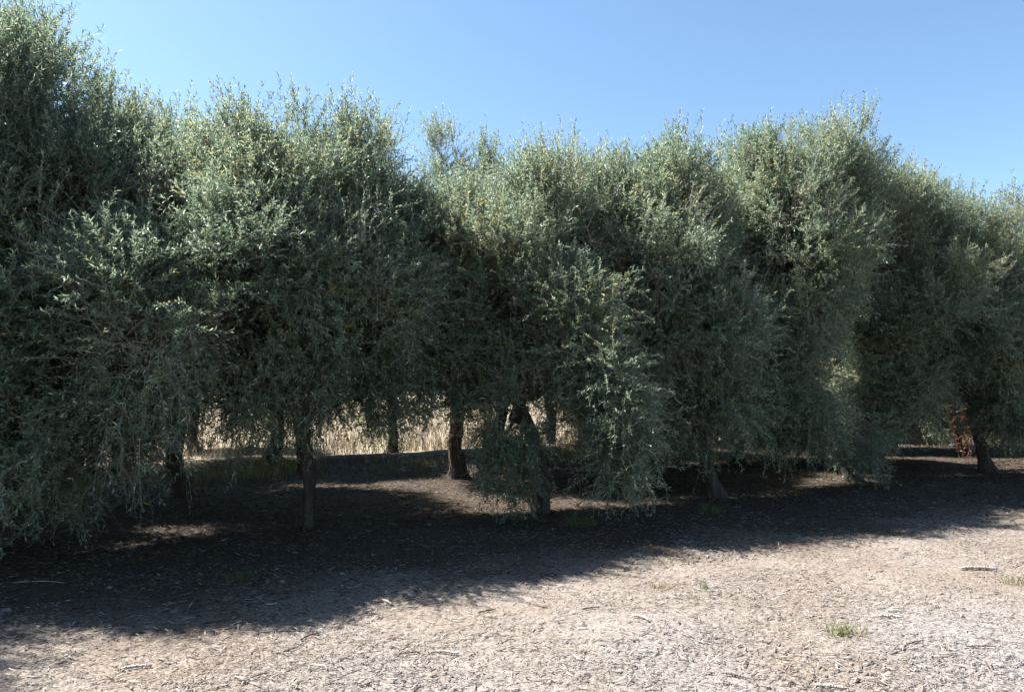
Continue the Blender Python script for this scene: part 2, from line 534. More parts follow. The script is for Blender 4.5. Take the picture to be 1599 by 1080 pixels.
def make_tree(name, base, fork_h, lean, lobes, seed, trunk_r=0.11, per=152, shoots=14, hang=70, tall=60,
              leaf=0.051, wid=0.0122, bare=0.12, up=0.5, tone_shift=0.0, spacing=0.0172, hang_len=0.7):
    r = np.random.default_rng(seed)
    lobes = [np.array(l, float) for l in lobes]
    T, O = sample_lobes(lobes, per, r)
    bx, by = base
    paths, top = grow(base, fork_h, lean, T, r, trunk_r)
    zlo, zhi = T[:, 2].min(), T[:, 2].max()
    hn = (T[:, 2] - zlo) / (zhi - zlo)
    # shoots round each clump
    n = len(T)
    cnt = r.integers(max(2, int(shoots * 0.5)), int(shoots * 1.5) + 1, n)
    idx = np.repeat(np.arange(n), cnt)
    S = len(idx)
    h = hn[idx]
    upw = (up + 1.5 * (h - 0.35))[:, None]
    dirs = unit(O[idx] * 0.75 + r.normal(0, 0.62, (S, 3)) + np.array([0, 0, 1.0]) * upw)
    ln = r.uniform(0.16, 0.5, S) * (0.8 + 0.4 * h)
    start = T[idx] + r.normal(0, 0.085, (S, 3))
    k = 5
    t = np.linspace(0, 1, k)[None, :, None]
    sag = (0.30 * (1 - h) + 0.05)[:, None, None] * ln[:, None, None]
    pts = start[:, None, :] + dirs[:, None, :] * t * ln[:, None, None] - np.array([0, 0, 1.0]) * sag * t ** 2
    pts = pts + np.cumsum(r.normal(0, 0.006, (S, k, 3)), 1)
    pts[..., 2] = np.maximum(pts[..., 2], 0.04)
    clump_tone = r.normal(0, 0.13, n)[idx]
    bcell = np.sin(T[:, 0] * 3.3 + seed) * np.sin(T[:, 2] * 2.7 + seed * 2) + 0.3 * np.sin(T[:, 1] * 4)
    isbare = r.random(n)[idx] < np.where((bcell > 0.45) & (hn < 0.75), 0.62, bare * 0.6)[idx]
    leaf_sets = []
    a = strand_leaves(pts[~isbare], r, spacing, leaf, wid, 0.74)
    leaf_sets.append(a)
    tn = [np.clip(0.42 + tone_shift + r.normal(0, 0.27, len(a[0])), 0, 0.97)]
    a = strand_leaves(pts[isbare], r, spacing * 1.4, leaf * 0.85, wid, 0.22)
    leaf_sets.append(a); tn.append(np.clip(0.55 + r.normal(0, 0.2, len(a[0])), 0, 0.97))
    wood = [(pts, np.where(isbare, 0.0033, 0.0022))]
    # upright new shoots on the outside of the top
    tw = np.clip(O[:, 2], 0, 1) ** 1.5 * np.clip(hn, 0.05, 1) ** 1.5 + 1e-4
    sel = r.choice(n, min(n, tall * 2), p=tw / tw.sum(), replace=False)
    ti = np.repeat(sel, 3)
    m = len(ti)
    d = unit(r.normal(0, 0.20, (m, 3)) + np.array([0, 0, 1.0]) + O[ti] * 0.25)
    l2 = r.uniform(0.22, 0.5, m)
    p2 = (T[ti] + r.normal(0, 0.06, (m, 3)))[:, None, :] + d[:, None, :] * t * l2[:, None, None] + np.cumsum(r.normal(0, 0.007, (m, k, 3)), 1)
    a = strand_leaves(p2, r, spacing * 1.05, leaf * 0.95, wid, 0.95, spread=0.6)
    leaf_sets.append(a); tn.append(np.clip(0.6 + tone_shift + r.normal(0, 0.15, len(a[0])), 0, 0.97))
    wood.append((p2, np.full(m, 0.0024)))
    # hanging strands from the lower half
    if hang:
        w = np.clip(1.15 - hn * 1.1, 0.1, 1) ** 1.3 * np.clip(np.linalg.norm(T[:, :2] - np.array(base), axis=1), 0.2, 2)
        sel = r.choice(n, min(n, int(hang * 1.6)), p=w / w.sum(), replace=False)
        ti = np.repeat(sel, 4); m = len(ti)
        l3 = hang_len * r.uniform(0.25, 1.1, m)
        l3 = np.minimum(l3, np.maximum(0.15, T[ti][:, 2] - r.uniform(0.15, 0.6, m)))
        d = unit(O[ti] * np.array([1, 1, 0.1]) * 0.8 + r.normal(0, 0.4, (m, 3)))
        kk = 8
        tt = np.linspace(0, 1, kk)[None, :, None]
        p3 = (T[ti] + r.normal(0, 0.08, (m, 3)))[:, None, :] + d[:, None, :] * (tt - 0.45 * tt ** 2) * l3[:, None, None] * 0.6 - np.array([0, 0, 1.0]) * tt ** 1.6 * l3[:, None, None]
        p3 = p3 + np.cumsum(r.normal(0, 0.02, (m, kk, 3)), 1)
        p3[..., 2] = np.maximum(p3[..., 2], 0.05)
        a = strand_leaves(p3, r, spacing * 1.3, leaf * 0.95, wid, 0.36, droop=0.1)
        leaf_sets.append(a); tn.append(np.clip(0.45 + r.normal(0, 0.2, len(a[0])), 0, 0.97))
        wood.append((p3, np.full(m, 0.003)))
        # side sprays forking off the hanging twigs
        q3 = np.concatenate([p3[:, j] for j in (2, 3, 5)])
        m4 = len(q3)
        d4 = unit(r.normal(0, 0.8, (m4, 3)) + np.array([0, 0, -0.3]))
        l4 = r.uniform(0.08, 0.26, m4)
        p4 = q3[:, None, :] + d4[:, None, :] * t * l4[:, None, None] - np.array([0, 0, 0.3]) * l4[:, None, None] * t ** 2
        p4[..., 2] = np.maximum(p4[..., 2], 0.05)
        a = strand_leaves(p4, r, spacing * 1.1, leaf, wid, 0.8)
        leaf_sets.append(a); tn.append(np.clip(0.5 + tone_shift + r.normal(0, 0.27, len(a[0])), 0, 0.97))
        wood.append((p4, np.full(m4, 0.002)))
    Pb, D, N, L, W = [np.concatenate([s[i] for s in leaf_sets]) for i in range(5)]
    tone = np.concatenate(tn)
    # patches of slightly different foliage, and a sprinkle of yellow leaves
    tone = tone + 0.13 * np.sin(Pb[:, 0] * 2.3 + seed) * np.sin(Pb[:, 2] * 2.9 + Pb[:, 1])
    tone = np.clip(tone, 0, 0.97)
    ycell = np.sin(Pb[:, 0] * 7.1 + seed) * np.sin(Pb[:, 2] * 8.3) * np.sin(Pb[:, 1] * 6.7)
    yel = r.random(len(tone)) < np.where(ycell > 0.55, 0.045, 0.004)
    tone[yel] = 1.0
    V1, F1 = leaves_np(Pb, D, N, L, W)
    off = len(V1)
    Vs, Fq = [V1], []
    for pts_, rd in wood:
        v, f = shoots_tubes(off, pts_, rd)
        Vs.append(v); Fq.append(f); off += len(v)
    V = np.concatenate(Vs)
    Fq = np.concatenate(Fq)
    tt = np.concatenate([np.repeat(tone, 4), np.full(len(V) - len(V1), 0.5)])
    org = np.array([bx, by, 0.0])
    crown_me = mesh_np('crown', V - org, [F1, Fq], tone=tt, mats=[M_LEAF, M_TWIG],
                       matidx=[np.zeros(len(F1)), np.ones(len(Fq))])
    thick = [p for p in paths if p[1].max() > 0.02]
    thin = [p for p in paths if p[1].max() <= 0.02]
    Va, Fa = tubes_np([(p[0], p[1]) for p in thick], 16)
    # gnarly bark
    ax = np.arctan2(Va[:, 1] - by, Va[:, 0] - bx)
    fl = 0.014 * np.sin(ax * 3 + Va[:, 2] * 2.5 + seed) + 0.010 * np.sin(ax * 7 - Va[:, 2] * 4)
    rad_dir = np.stack([np.cos(ax), np.sin(ax), np.zeros(len(ax))], -1)
    low = (Va[:, 2:3] < fork_h) * 1.0
    Va = Va + rad_dir * fl[:, None] * low * (1 + 1.6 * np.exp(-np.maximum(Va[:, 2:3], 0) * 6)) + 0.006 * np.sin(Va[:, [1, 2, 0]] * 37 + seed) * (Va[:, 2:3] < 2.2)
    if thin:
        Vb, Fb = tubes_np(thin, 4)
        V2 = np.concatenate([Va, Vb]); F2 = np.concatenate([Fa, Fb + len(Va)])
        mi = [np.concatenate([np.zeros(len(Fa)), np.ones(len(Fb))])]
    else:
        V2, F2, mi = Va, Fa, [np.zeros(len(Fa))]
    trunk_me = mesh_np('trunk', V2 - org, [F2], mats=[M_BARK, M_TWIG], matidx=mi, smooth=True)
    root = bpy.data.objects.new(name, None)
    C.objects.link(root)
    root.location = (bx, by, float(ground_z(bx, by)))
    root.empty_display_size = 0.3
    link('trunk', trunk_me, root)
    link('crown', crown_me, root)
    print(name, 'leaves', len(Pb), 'clumps', n)
    return root


def copy_thing(root, loc, rz, s):
    c = root.copy(); C.objects.link(c)
    c.location = loc; c.rotation_euler = (0, 0, rz); c.scale = s
    for ch in root.children:
        d = ch.copy(); C.objects.link(d); d.parent = c
    return c


def lobe(px, py, d, rx, ry, rz, dens=1.0):
    p = P(px, py, d)
    return [p[0], p[1], p[2], rx, ry * 1.15, rz, dens]


FRONT = 'olive trees of the front row'
BACK = 'olive trees behind the front row'

tA = make_tree('olive_tree', (-5.0, 6.7), 1.0, (0.1, -0.1), [
    lobe(20, 215, 6.6, 0.85, 1.0, 1.0), lobe(-130, 330, 6.8, 1.2, 1.1, 1.2), lobe(60, 400, 6.5, 0.95, 1.1, 1.1),
    lobe(110, 500, 6.2, 0.9, 0.9, 0.8), lobe(40, 640, 6.0, 0.85, 0.8, 0.85, 0.5), lobe(-160, 620, 6.2, 1.0, 0.9, 1.1, 0.8),
    lobe(185, 470, 5.5, 0.3, 0.3, 0.35, 1.2), lobe(235, 540, 5.6, 0.35, 0.35, 0.4, 1.2), lobe(185, 285, 7.4, 0.5, 0.7, 0.55, 0.8), lobe(170, 340, 6.8, 0.6, 0.8, 0.75), lobe(190, 640, 5.8, 0.42, 0.5, 0.4, 0.6), lobe(150, 700, 5.9, 0.35, 0.5, 0.3, 0.2), lobe(20, 730, 5.6, 0.6, 0.5, 0.3, 0.5)],
    11, 0.10, hang=120, hang_len=0.8, tall=120, tone_shift=-0.05)
tag(tA, 'tallest dense olive tree at the left edge, dark foliage hanging almost to the ground', 'olive tree', FRONT)

tB = make_tree('olive_tree', (-2.3, 7.75), 1.15, (-0.1, 0.0), [
    lobe(290, 345, 7.7, 0.75, 0.95, 0.8), lobe(440, 325, 7.5, 0.95, 1.05, 0.9), lobe(570, 340, 7.8, 0.6, 0.85, 0.85),
    lobe(390, 440, 7.2, 1.25, 1.4, 0.95), lobe(400, 470, 8.4, 1.4, 1.0, 1.0, 0.8), lobe(560, 470, 7.6, 0.85, 1.2, 0.9), lobe(300, 530, 6.8, 0.7, 0.75, 0.55),
    lobe(500, 570, 7.2, 0.7, 0.7, 0.4, 0.9), lobe(620, 540, 7.9, 0.5, 0.7, 0.5, 0.9), lobe(640, 420, 8.0, 0.5, 0.7, 0.8), lobe(210, 305, 7.9, 0.6, 0.8, 0.8), lobe(420, 610, 7.0, 0.8, 0.6, 0.4, 0.4), lobe(560, 620, 7.4, 0.7, 0.6, 0.35, 0.4), lobe(250, 620, 7.2, 0.6, 0.6, 0.5, 0.5)],
    23, 0.088, hang=120, hang_len=0.6, tall=170, tone_shift=0.06)
tag(tB, 'broad olive tree with a wide flat-topped crown over a slim forked trunk', 'olive tree', FRONT)

tC = make_tree('olive_tree', (0.37, 8.75), 1.05, (-0.15, 0.0), [
    lobe(722, 400, 8.8, 0.75, 0.8, 0.75), lobe(865, 340, 8.6, 0.55, 0.65, 0.7), lobe(780, 450, 8.5, 1.0, 1.05, 0.95),
    lobe(720, 540, 8.4, 0.55, 0.7, 0.65), lobe(795, 650, 7.9, 0.36, 0.35, 0.88, 0.95), lobe(890, 530, 7.9, 0.42, 0.45, 0.6, 1.2),
    lobe(992, 630, 7.2, 0.20, 0.3, 0.22, 1.4), lobe(965, 690, 7.2, 0.22, 0.25, 0.28, 1.4), lobe(972, 740, 7.25, 0.13, 0.15, 0.14, 1.6), lobe(900, 470, 7.8, 0.38, 0.4, 0.40, 1.0), lobe(910, 545, 7.6, 0.30, 0.35, 0.34, 0.9), lobe(950, 590, 7.4, 0.26, 0.3, 0.28, 0.9), lobe(945, 620, 7.6, 0.2, 0.25, 0.4, 0.5), lobe(690, 600, 8.3, 0.45, 0.55, 0.4, 0.5)],
    37, 0.095, hang=110, hang_len=0.55, tall=110, bare=0.2, tone_shift=0.12)
tag(tC, 'olive tree whose curtain of hanging branches reaches the ground in the middle of the row', 'olive tree', FRONT)

tD = make_tree('olive_tree', (2.97, 9.9), 0.95, (-0.3, -0.1), [
    lobe(955, 330, 9.6, 0.68, 0.7, 0.65), lobe(1045, 315, 9.6, 0.65, 0.7, 0.75), lobe(1000, 410, 9.4, 0.95, 1.1, 0.95),
    lobe(1090, 530, 9.4, 0.8, 0.9, 0.85), lobe(990, 530, 9.2, 0.7, 0.8, 0.7), lobe(1095, 375, 9.9, 0.45, 0.7, 0.7, 0.9), lobe(1080, 620, 9.3, 0.75, 0.8, 0.65, 0.5), lobe(1160, 640, 9.5, 0.5, 0.6, 0.5, 0.5), lobe(905, 430, 9.4, 0.5, 0.8, 0.95)],
    41, 0.095, hang=110, hang_len=0.6, tall=120, tone_shift=0.1, leaf=0.057, wid=0.0138, spacing=0.019)
tag(tD, 'olive tree with a twin-humped top and thick short trunk, right of the bright hanging branch', 'olive tree', FRONT)

tE = make_tree('olive_tree', (5.6, 11.3), 1.3, (-0.5, -0.1), [
    lobe(1185, 300, 10.8, 0.6, 0.85, 0.75), lobe(1300, 290, 11.0, 0.62, 0.8, 1.0, 0.62), lobe(1255, 320, 11.0, 0.7, 0.9, 0.8, 0.9), lobe(1240, 410, 10.6, 1.15, 1.15, 1.1),
    lobe(1240, 580, 10.1, 0.65, 0.65, 0.95), lobe(1160, 500, 10.4, 0.55, 0.7, 0.7), lobe(1335, 680, 10.7, 0.45, 0.5, 0.45, 0.45), lobe(1270, 650, 10.2, 0.55, 0.6, 0.5, 0.6), lobe(1190, 640, 10.2, 0.5, 0.6, 0.55, 0.5), lobe(1130, 400, 10.9, 0.4, 0.7, 0.8)],
    53, 0.10, hang=110, hang_len=0.7, tall=100, bare=0.2, tone_shift=0.1, leaf=0.057, wid=0.0138, spacing=0.019)
tag(tE, 'tall open-topped olive tree right of centre, sky showing through its twiggy top', 'olive tree', FRONT)

tF = make_tree('olive_tree', (8.7, 12.5), 1.3, (-0.4, -0.1), [
    lobe(1425, 382, 12.0, 0.75, 1.0, 0.95), lobe(1515, 412, 12.0, 0.8, 1.0, 0.98), lobe(1450, 490, 11.6, 1.1, 1.1, 0.95),
    lobe(1545, 530, 11.5, 0.75, 0.9, 0.9), lobe(1370, 365, 11.8, 0.6, 0.9, 0.9), lobe(1370, 500, 11.7, 0.7, 0.8, 0.9), lobe(1400, 600, 11.6, 0.8, 0.8, 0.55, 0.9), lobe(1570, 640, 11.6, 0.5, 0.7, 0.5, 0.8), lobe(1340, 660, 11.7, 0.5, 0.6, 0.4, 0.7), lobe(1345, 590, 11.6, 0.5, 0.7, 0.8, 0.9)],
    67, 0.10, hang=90, hang_len=0.6, tall=110, tone_shift=0.17, leaf=0.057, wid=0.0138, spacing=0.019)
tag(tF, 'round domed paler olive tree near the right edge, with a dark trunk below', 'olive tree', FRONT)

tG = make_tree('olive_tree', (11.4, 13.8), 1.2, (-0.2, 0.0), [
    lobe(1640, 440, 13.2, 1.0, 1.1, 1.2), lobe(1630, 560, 12.8, 1.1, 1.1, 1.0), lobe(1600, 640, 12.6, 0.6, 0.8, 0.8)],
    71, 0.12, hang=60, tall=40, per=120)
tag(tG, 'low green olive tree cut off by the right edge of the frame', 'olive tree', FRONT)

tH = make_tree('olive_tree', (-0.95, 11.8), 1.35, (0.05, 0.0), [
    lobe(690, 255, 12.0, 0.34, 0.5, 0.55, 0.6), lobe(765, 280, 11.8, 0.45, 0.55, 0.5, 0.6), lobe(720, 400, 11.8, 1.35, 1.35, 1.2),
    lobe(720, 520, 11.8, 1.6, 1.5, 0.8)],
    83, 0.13, hang=45, tall=50, per=110, hang_len=0.4)
tag(tH, 'olive tree standing behind the gap, its stout dark trunk seen against dry grass', 'olive tree', BACK)


def generic_lobes(x, y, low, seed):
    r = np.random.default_rng(seed)
    L = [[x, y, low + 1.3, 1.2, 1.2, 0.95, 1], [x + 0.3, y, low + 2.3, 0.95, 0.95, 0.9, 1], [x - 0.5, y + 0.2, low + 1.9, 0.85, 0.9, 0.8, 1],
         [x + 0.6, y - 0.3, low + 1.0, 0.75, 0.75, 0.65, 1], [x - 0.7, y - 0.2, low + 0.85, 0.7, 0.75, 0.6, 1]]
    for l in L:
        l[0] += r.normal(0, 0.12); l[1] += r.normal(0, 0.12)
    return L


tJ = make_tree('olive_tree', (-2.7, 15.4), 1.3, (0.0, 0.0), generic_lobes(-2.6, 15.4, 1.35, 5), 91, 0.115, per=105, hang=20, tall=40, hang_len=0.3)
tag(tJ, 'olive tree far back with a leaning trunk in front of the sunlit dry field', 'olive tree', BACK)
tK = make_tree('olive_tree', (4.4, 13.6), 1.1, (0.1, 0.0), generic_lobes(4.4, 13.6, 0.75, 6) + [[3.7, 13.3, 1.0, 0.8, 0.8, 0.5, 0.8], [5.1, 13.4, 0.9, 0.8, 0.8, 0.5, 0.8]], 97, 0.10, per=105, hang=50, tall=30, hang_len=0.6)
tag(tK, 'olive tree behind the thick short trunk, its dark trunk just right of it', 'olive tree', BACK)

more = [
    (tJ, (-4.6, 13.3), 2.2, (1.2, 1.2, 0.95), 'olive tree added to the third row for shade, in front of the dry field at left'),  # added so less sun reaches the ground under the left trees
    (tJ, (-0.2, 14.6), 3.7, (1.1, 1.1, 0.95), 'olive tree added to the third row to block sun, behind the stout dark trunk'),  # added as further cover against sun patches under the canopy
    (tK, (-7.4, 8.3), 0.2, (1.2, 1.2, 1.0), 'mostly hidden olive tree added behind the left edge to shade the ground'),  # added in the sun's path to shade the lit patch at left
    (tJ, (-4.9, 10.1), 5.5, (1.15, 1.15, 1.0), 'olive tree whose dark trunk stands left of the slim forked trunk, second row'),
    (tK, (1.7, 11.6), 1.1, (0.9, 0.9, 0.9), 'olive tree behind the bright hanging branch, second row'),
    (tK, (6.4, 13.9), 3.0, (1.0, 1.0, 0.9), 'olive tree behind the twiggy branches right of centre, second row'),
    (tK, (8.9, 16.2), 5.8, (1.0, 1.0, 0.95), 'olive tree behind the dark right trunk, second row'),
    (tK, (2.9, 15.7), 4.4, (1.0, 1.0, 0.9), 'olive tree of the third row behind the thick short trunk'),
    (tJ, (-6.5, 9.5), 0.4, (1.3, 1.3, 1.0), 'olive tree added behind the left tree as a sun blocker, second row'),  # on the second row's line, added to keep sun off the ground
    (tJ, (-7.0, 12.3), 1.3, (1.2, 1.2, 1.0), 'olive tree behind the left hanging foliage, near the dry field'),
    (tJ, (-8.8, 11.2), 2.6, (1.1, 1.1, 1.05), 'olive tree deep in shade behind the leftmost tree'),
    (tJ, (1.9, 13.0), 4.1, (0.95, 0.95, 0.95), 'olive tree in shade behind the curtain of hanging branches'),
    (tK, (7.6, 17.0), 2.0, (1.05, 1.05, 1.0), 'olive tree in dark shade behind the open-topped tree'),
    (tK, (11.2, 17.4), 0.7, (1.0, 1.0, 1.05), 'olive tree in dark shade behind the pale domed tree'),
    (tK, (13.6, 17.8), 3.6, (1.0, 1.0, 1.1), 'olive tree in shade far back at the right edge'),
    (tK, (13.9, 15.0), 5.0, (1.0, 1.0, 0.95), 'olive tree beyond the right edge of the row'),
    (tJ, (-7.6, 5.4), 5.2, (1.4, 1.4, 1.15), 'out-of-frame olive tree at the near left end of the row, enlarged for its shadow'),  # unseen; made larger so its shadow covers the left foreground
    (tJ, (0.9, 17.0), 0.9, (1.0, 1.0, 0.95), 'olive tree at the edge of the dry field behind the centre'),
    (tJ, (-7.4, 16.0), 3.3, (1.0, 1.0, 1.0), 'olive tree at the edge of the dry field behind the left gap'),
    (tK, (5.0, 18.3), 4.6, (1.0, 1.0, 1.0), 'olive tree at the field edge, far behind the thick short trunk'),
    (tK, (9.0, 20.2), 1.6, (1.1, 1.1, 1.0), 'olive tree at the field edge, far behind the open-topped tree'),
]
for src, (x, y), rz, s, lab in more:
    c = copy_thing(src, (x, y, float(ground_z(x, y))), rz, s)
    tag(c, lab, 'olive tree', BACK)
r0 = np.random.default_rng(4)
for i in range(26):
    x = -48 + i * 4.6 + r0.uniform(-1.2, 1.2)
    y = 62 + 0.35 * x + r0.uniform(-5, 5)
    k = r0.uniform(1.3, 1.9)
    c = copy_thing(tK, (x, y, float(ground_z(x, y)) - 0.4), r0.uniform(0, 6.28), (k * 1.2, k * 1.2, k))
    tag(c, 'olive tree of the far row across the dry field', 'olive tree', 'olive trees across the dry field')


# ------------------------------------------------------------------ red-leaved bush, seen low at the right between the trunks
def make_bush(name, x, y, h, w, mat, n_sh, seed, leaf, wid, spacing=0.03):
    r = np.random.default_rng(seed)
    k = 6
    t = np.linspace(0, 1, k)[None, :, None]
    st = np.stack([r.normal(0, w * 0.15, n_sh), r.normal(0, w * 0.15, n_sh), np.zeros(n_sh)], -1)
    d = unit(np.stack([r.normal(0, 0.33, n_sh), r.normal(0, 0.33, n_sh), np.ones(n_sh)], -1))
    l = h * r.uniform(0.5, 1.05, n_sh)
    pts = st[:, None, :] + d[:, None, :] * t * l[:, None, None] + np.cumsum(r.normal(0, 0.02, (n_sh, k, 3)), 1)
    side = []
    for q in (2, 3, 4):
        dd = unit(r.normal(0, 0.8, (n_sh, 3)) + np.array([0, 0, 0.5]))
        side.append(pts[:, q][:, None, :] + dd[:, None, :] * t * (0.3 * w))
    allp = np.concatenate([pts] + side)
    Pb, D, N, L, W = strand_leaves(allp, r, spacing, leaf, wid, 0.9)
    V1, F1 = leaves_np(Pb, D, N, L, W)
    V2, F2 = shoots_tubes(len(V1), allp, np.full(len(allp), 0.004))
    tone = np.concatenate([np.repeat(r.random(len(Pb)), 4), np.full(len(V2), 0.5)])
    root = bpy.data.objects.new(name, None); C.objects.link(root)
    root.location = (x, y, float(ground_z(x, y)))
    link('foliage', mesh_np('foliage', V1, [F1], tone=tone[:len(V1)], mats=[mat]), root)
    link('stem', mesh_np('stem', V2, [F2 - len(V1)], mats=[M_DARKWOOD]), root)
    return root


tag(make_bush('red_bush', 9.45, 14.2, 2.0, 0.5, M_RED, 11, 3, 0.05, 0.022), 'red-leaved bush catching the sun behind the trunks at the far right', 'bush')
p = G(600, 712)
tag(make_bush('young_bush', p[0], p[1], 1.7, 0.7, M_LEAF_FRESH, 10, 8, 0.07, 0.03), 'fresh green bush by the field, left of the leaning back trunk', 'bush')


# ------------------------------------------------------------------ grass
def blades(name, XY, hgt, w, mat, seed, label=None, cat=None, kind=None, group=None, lean=0.35, tone=(0, 1)):
    r = np.random.default_rng(seed)
    n = len(XY)
    org = np.array([XY[:, 0].mean(), XY[:, 1].mean(), 0.0]) if kind != 'stuff' else np.zeros(3)
    if kind != 'stuff':
        XY = XY.copy()
    b = np.stack([XY[:, 0], XY[:, 1], ground_z(XY[:, 0], XY[:, 1])], -1) - org
    h = hgt * r.uniform(0.45, 1.15, n)
    a = r.uniform(0, 6.28, n)
    side = np.stack([np.cos(a), np.sin(a), np.zeros(n)], -1) * (w * r.uniform(0.6, 1.3, n))[:, None]
    ld = np.stack([r.normal(0, 1, n), r.normal(0, 1, n), np.zeros(n)], -1) * lean * h[:, None]
    up = np.array([0, 0, 1.0]) * h[:, None]
    m = b + up * 0.55 + ld * 0.3
    tip = b + up * 0.95 + ld
    V = np.stack([b - side * 0.5, b + side * 0.5, m + side * 0.4, m - side * 0.4, tip], 1).reshape(-1, 3)
    i = np.arange(n)[:, None] * 5
    me = mesh_np(name, V, [i + np.array([[0, 1, 2, 3]]), i + np.array([[3, 2, 4]])], tone=np.repeat(r.uniform(tone[0], tone[1], n), 5), mats=[mat])
    o = link(name, me, loc=org)
    tag(o, label, cat, group, kind)
    return o


r1 = np.random.default_rng(99)
n = 90000
v = 17.0 + 26 * r1.random(n) ** 1.6
x = r1.uniform(-26, 22, n)
keep = np.sin(x * 1.3 + v) * np.sin(v * 1.9 - x * 0.4) + np.sin(x * 4.1) * 0.3 + r1.normal(0, 0.45, n) > -0.45
x, v = x[keep], v[keep]
blades('dry_grass', np.stack([x, v + 0.42 * x], -1), 0.42, 0.011, M_DRY, 1, 'tall dry straw-coloured grass of the sunlit field behind the trees', 'grass', 'stuff')
n = 26000
x = r1.uniform(-14, 18, n)
v = 14.3 + r1.normal(0, 0.55, n)
keep = np.sin(x * 1.7) * np.sin(x * 0.63 + 1) + r1.normal(0, 0.4, n) > 0.15
blades('bank_grass', np.stack([x, v + 0.42 * x], -1)[keep], 0.2, 0.007, M_GRASS, 2, 'patchy green and yellow grass along the low bank behind the trees', 'grass', 'stuff', tone=(0.45, 1))


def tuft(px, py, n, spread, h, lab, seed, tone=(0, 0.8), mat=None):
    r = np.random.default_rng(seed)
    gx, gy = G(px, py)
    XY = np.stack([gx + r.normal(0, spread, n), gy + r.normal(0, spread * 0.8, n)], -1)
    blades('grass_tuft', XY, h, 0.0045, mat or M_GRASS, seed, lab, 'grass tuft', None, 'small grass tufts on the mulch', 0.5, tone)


tuft(1318, 1000, 150, 0.055, 0.085, 'small fresh green grass tuft on the pale mulch, lower right', 31, (0.3, 0.95))
tuft(1592, 905, 70, 0.07, 0.09, 'green grass tuft on the mulch at the right edge', 32)
tuft(1030, 922, 60, 0.045, 0.045, 'thin greenish tuft on the mulch right of the centre shadow edge', 33, (0.4, 1))
tuft(1102, 925, 30, 0.03, 0.06, 'tiny green sprout on the mulch beside a thin greenish tuft', 34)
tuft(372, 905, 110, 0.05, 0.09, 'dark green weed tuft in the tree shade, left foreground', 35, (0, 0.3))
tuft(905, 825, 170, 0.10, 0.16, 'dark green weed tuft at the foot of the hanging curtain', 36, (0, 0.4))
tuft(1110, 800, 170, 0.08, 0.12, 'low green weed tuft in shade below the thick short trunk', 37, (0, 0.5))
tuft(712, 738, 90, 0.07, 0.22, 'bright green weed tuft beside the stout back trunk', 38, (0.1, 0.6))


# ------------------------------------------------------------------ mulch
def chips(n, seed, xr, yr, power, Lm, thick):
    r = np.random.default_rng(seed)
    y = yr[0] + (yr[1] - yr[0]) * r.random(n) ** power
    half = 0.80 * y + 0.6
    x = r.uniform(-1, 1, n) * half
    v = y - 0.42 * x
    w = np.interp(v + 0.35 * np.sin(x * 2.1) + 0.25 * np.sin(x * 5.3 + y * 3), [5.0, 6.3, 14, 16], [1.0, 0.2, 0.14, 0.0])  # pale chips thin out over soil, early enough to darken the shaded band
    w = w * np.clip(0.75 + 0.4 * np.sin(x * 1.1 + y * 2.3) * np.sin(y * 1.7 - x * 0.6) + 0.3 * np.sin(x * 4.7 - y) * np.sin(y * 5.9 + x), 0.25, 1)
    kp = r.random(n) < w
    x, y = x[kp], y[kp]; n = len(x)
    z = ground_z(x, y)
    L = Lm * r.lognormal(0, 0.55, n)
    L = np.clip(L, 0.006, 0.11)
    W = np.clip(L * r.uniform(0.06, 0.25, n), 0.0018, 0.010)
    H = thick * r.uniform(0.5, 1.6, n)
    a = r.uniform(0, math.pi, n)
    a = np.where(r.random(n) < 0.5, r.normal(0.15, 0.45, n), a)
    pitch = r.normal(0, 0.14, n)
    D = np.stack([np.cos(a) * np.cos(pitch), np.sin(a) * np.cos(pitch), np.sin(pitch)], -1)
    S = unit(np.stack([-np.sin(a), np.cos(a), r.normal(0, 0.35, n)], -1))
    N = np.cross(D, S)
    c = np.stack([x, y, z + 0.003 + np.abs(np.sin(pitch)) * L * 0.42 + r.uniform(0, 0.008, n)], -1)
    bend = N * (L * r.normal(0, 0.07, n))[:, None]
    e1 = c - D * (L / 2)[:, None]; e2 = c + D * (L / 2)[:, None]; mm = c + bend
    hw = S * (W / 2)[:, None]; hh = N * H[:, None]
    t1, t2 = r.uniform(0.2, 0.9, (n, 1)), r.uniform(0.2, 0.9, (n, 1))
    V = np.stack([e1 - hw * t1, e1 + hw * t1, mm + hw, e2 + hw * t2, e2 - hw * t2, mm - hw,
                  e1 - hw * t1 + hh, e1 + hw * t1 + hh, mm + hw + hh, e2 + hw * t2 + hh, e2 - hw * t2 + hh, mm - hw + hh], 1).reshape(-1, 3)
    i = np.arange(n)[:, None] * 12
    q = np.array([[6, 7, 8, 11], [11, 8, 9, 10], [0, 1, 7, 6], [1, 2, 8, 7], [2, 3, 9, 8], [3, 4, 10, 9], [4, 5, 11, 10], [5, 0, 6, 11]])
    F = (i[:, None, :] + q[None]).reshape(-1, 4)
    tone = np.clip(r.normal(0.55, 0.19, n), 0, 1)
    tone = np.where(r.random(n) < 0.07, r.uniform(0, 0.2, n), tone)
    return V, F, np.repeat(tone, 12)


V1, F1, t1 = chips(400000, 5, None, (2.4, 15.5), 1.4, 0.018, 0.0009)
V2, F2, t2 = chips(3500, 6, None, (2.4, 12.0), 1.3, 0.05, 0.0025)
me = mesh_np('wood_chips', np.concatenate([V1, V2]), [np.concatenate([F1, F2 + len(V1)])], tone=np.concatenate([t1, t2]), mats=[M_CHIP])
tag(link('wood_chips', me), 'pale grey-brown wood chip mulch and dry shreds scattered over the ground', 'wood chips', kind='stuff')


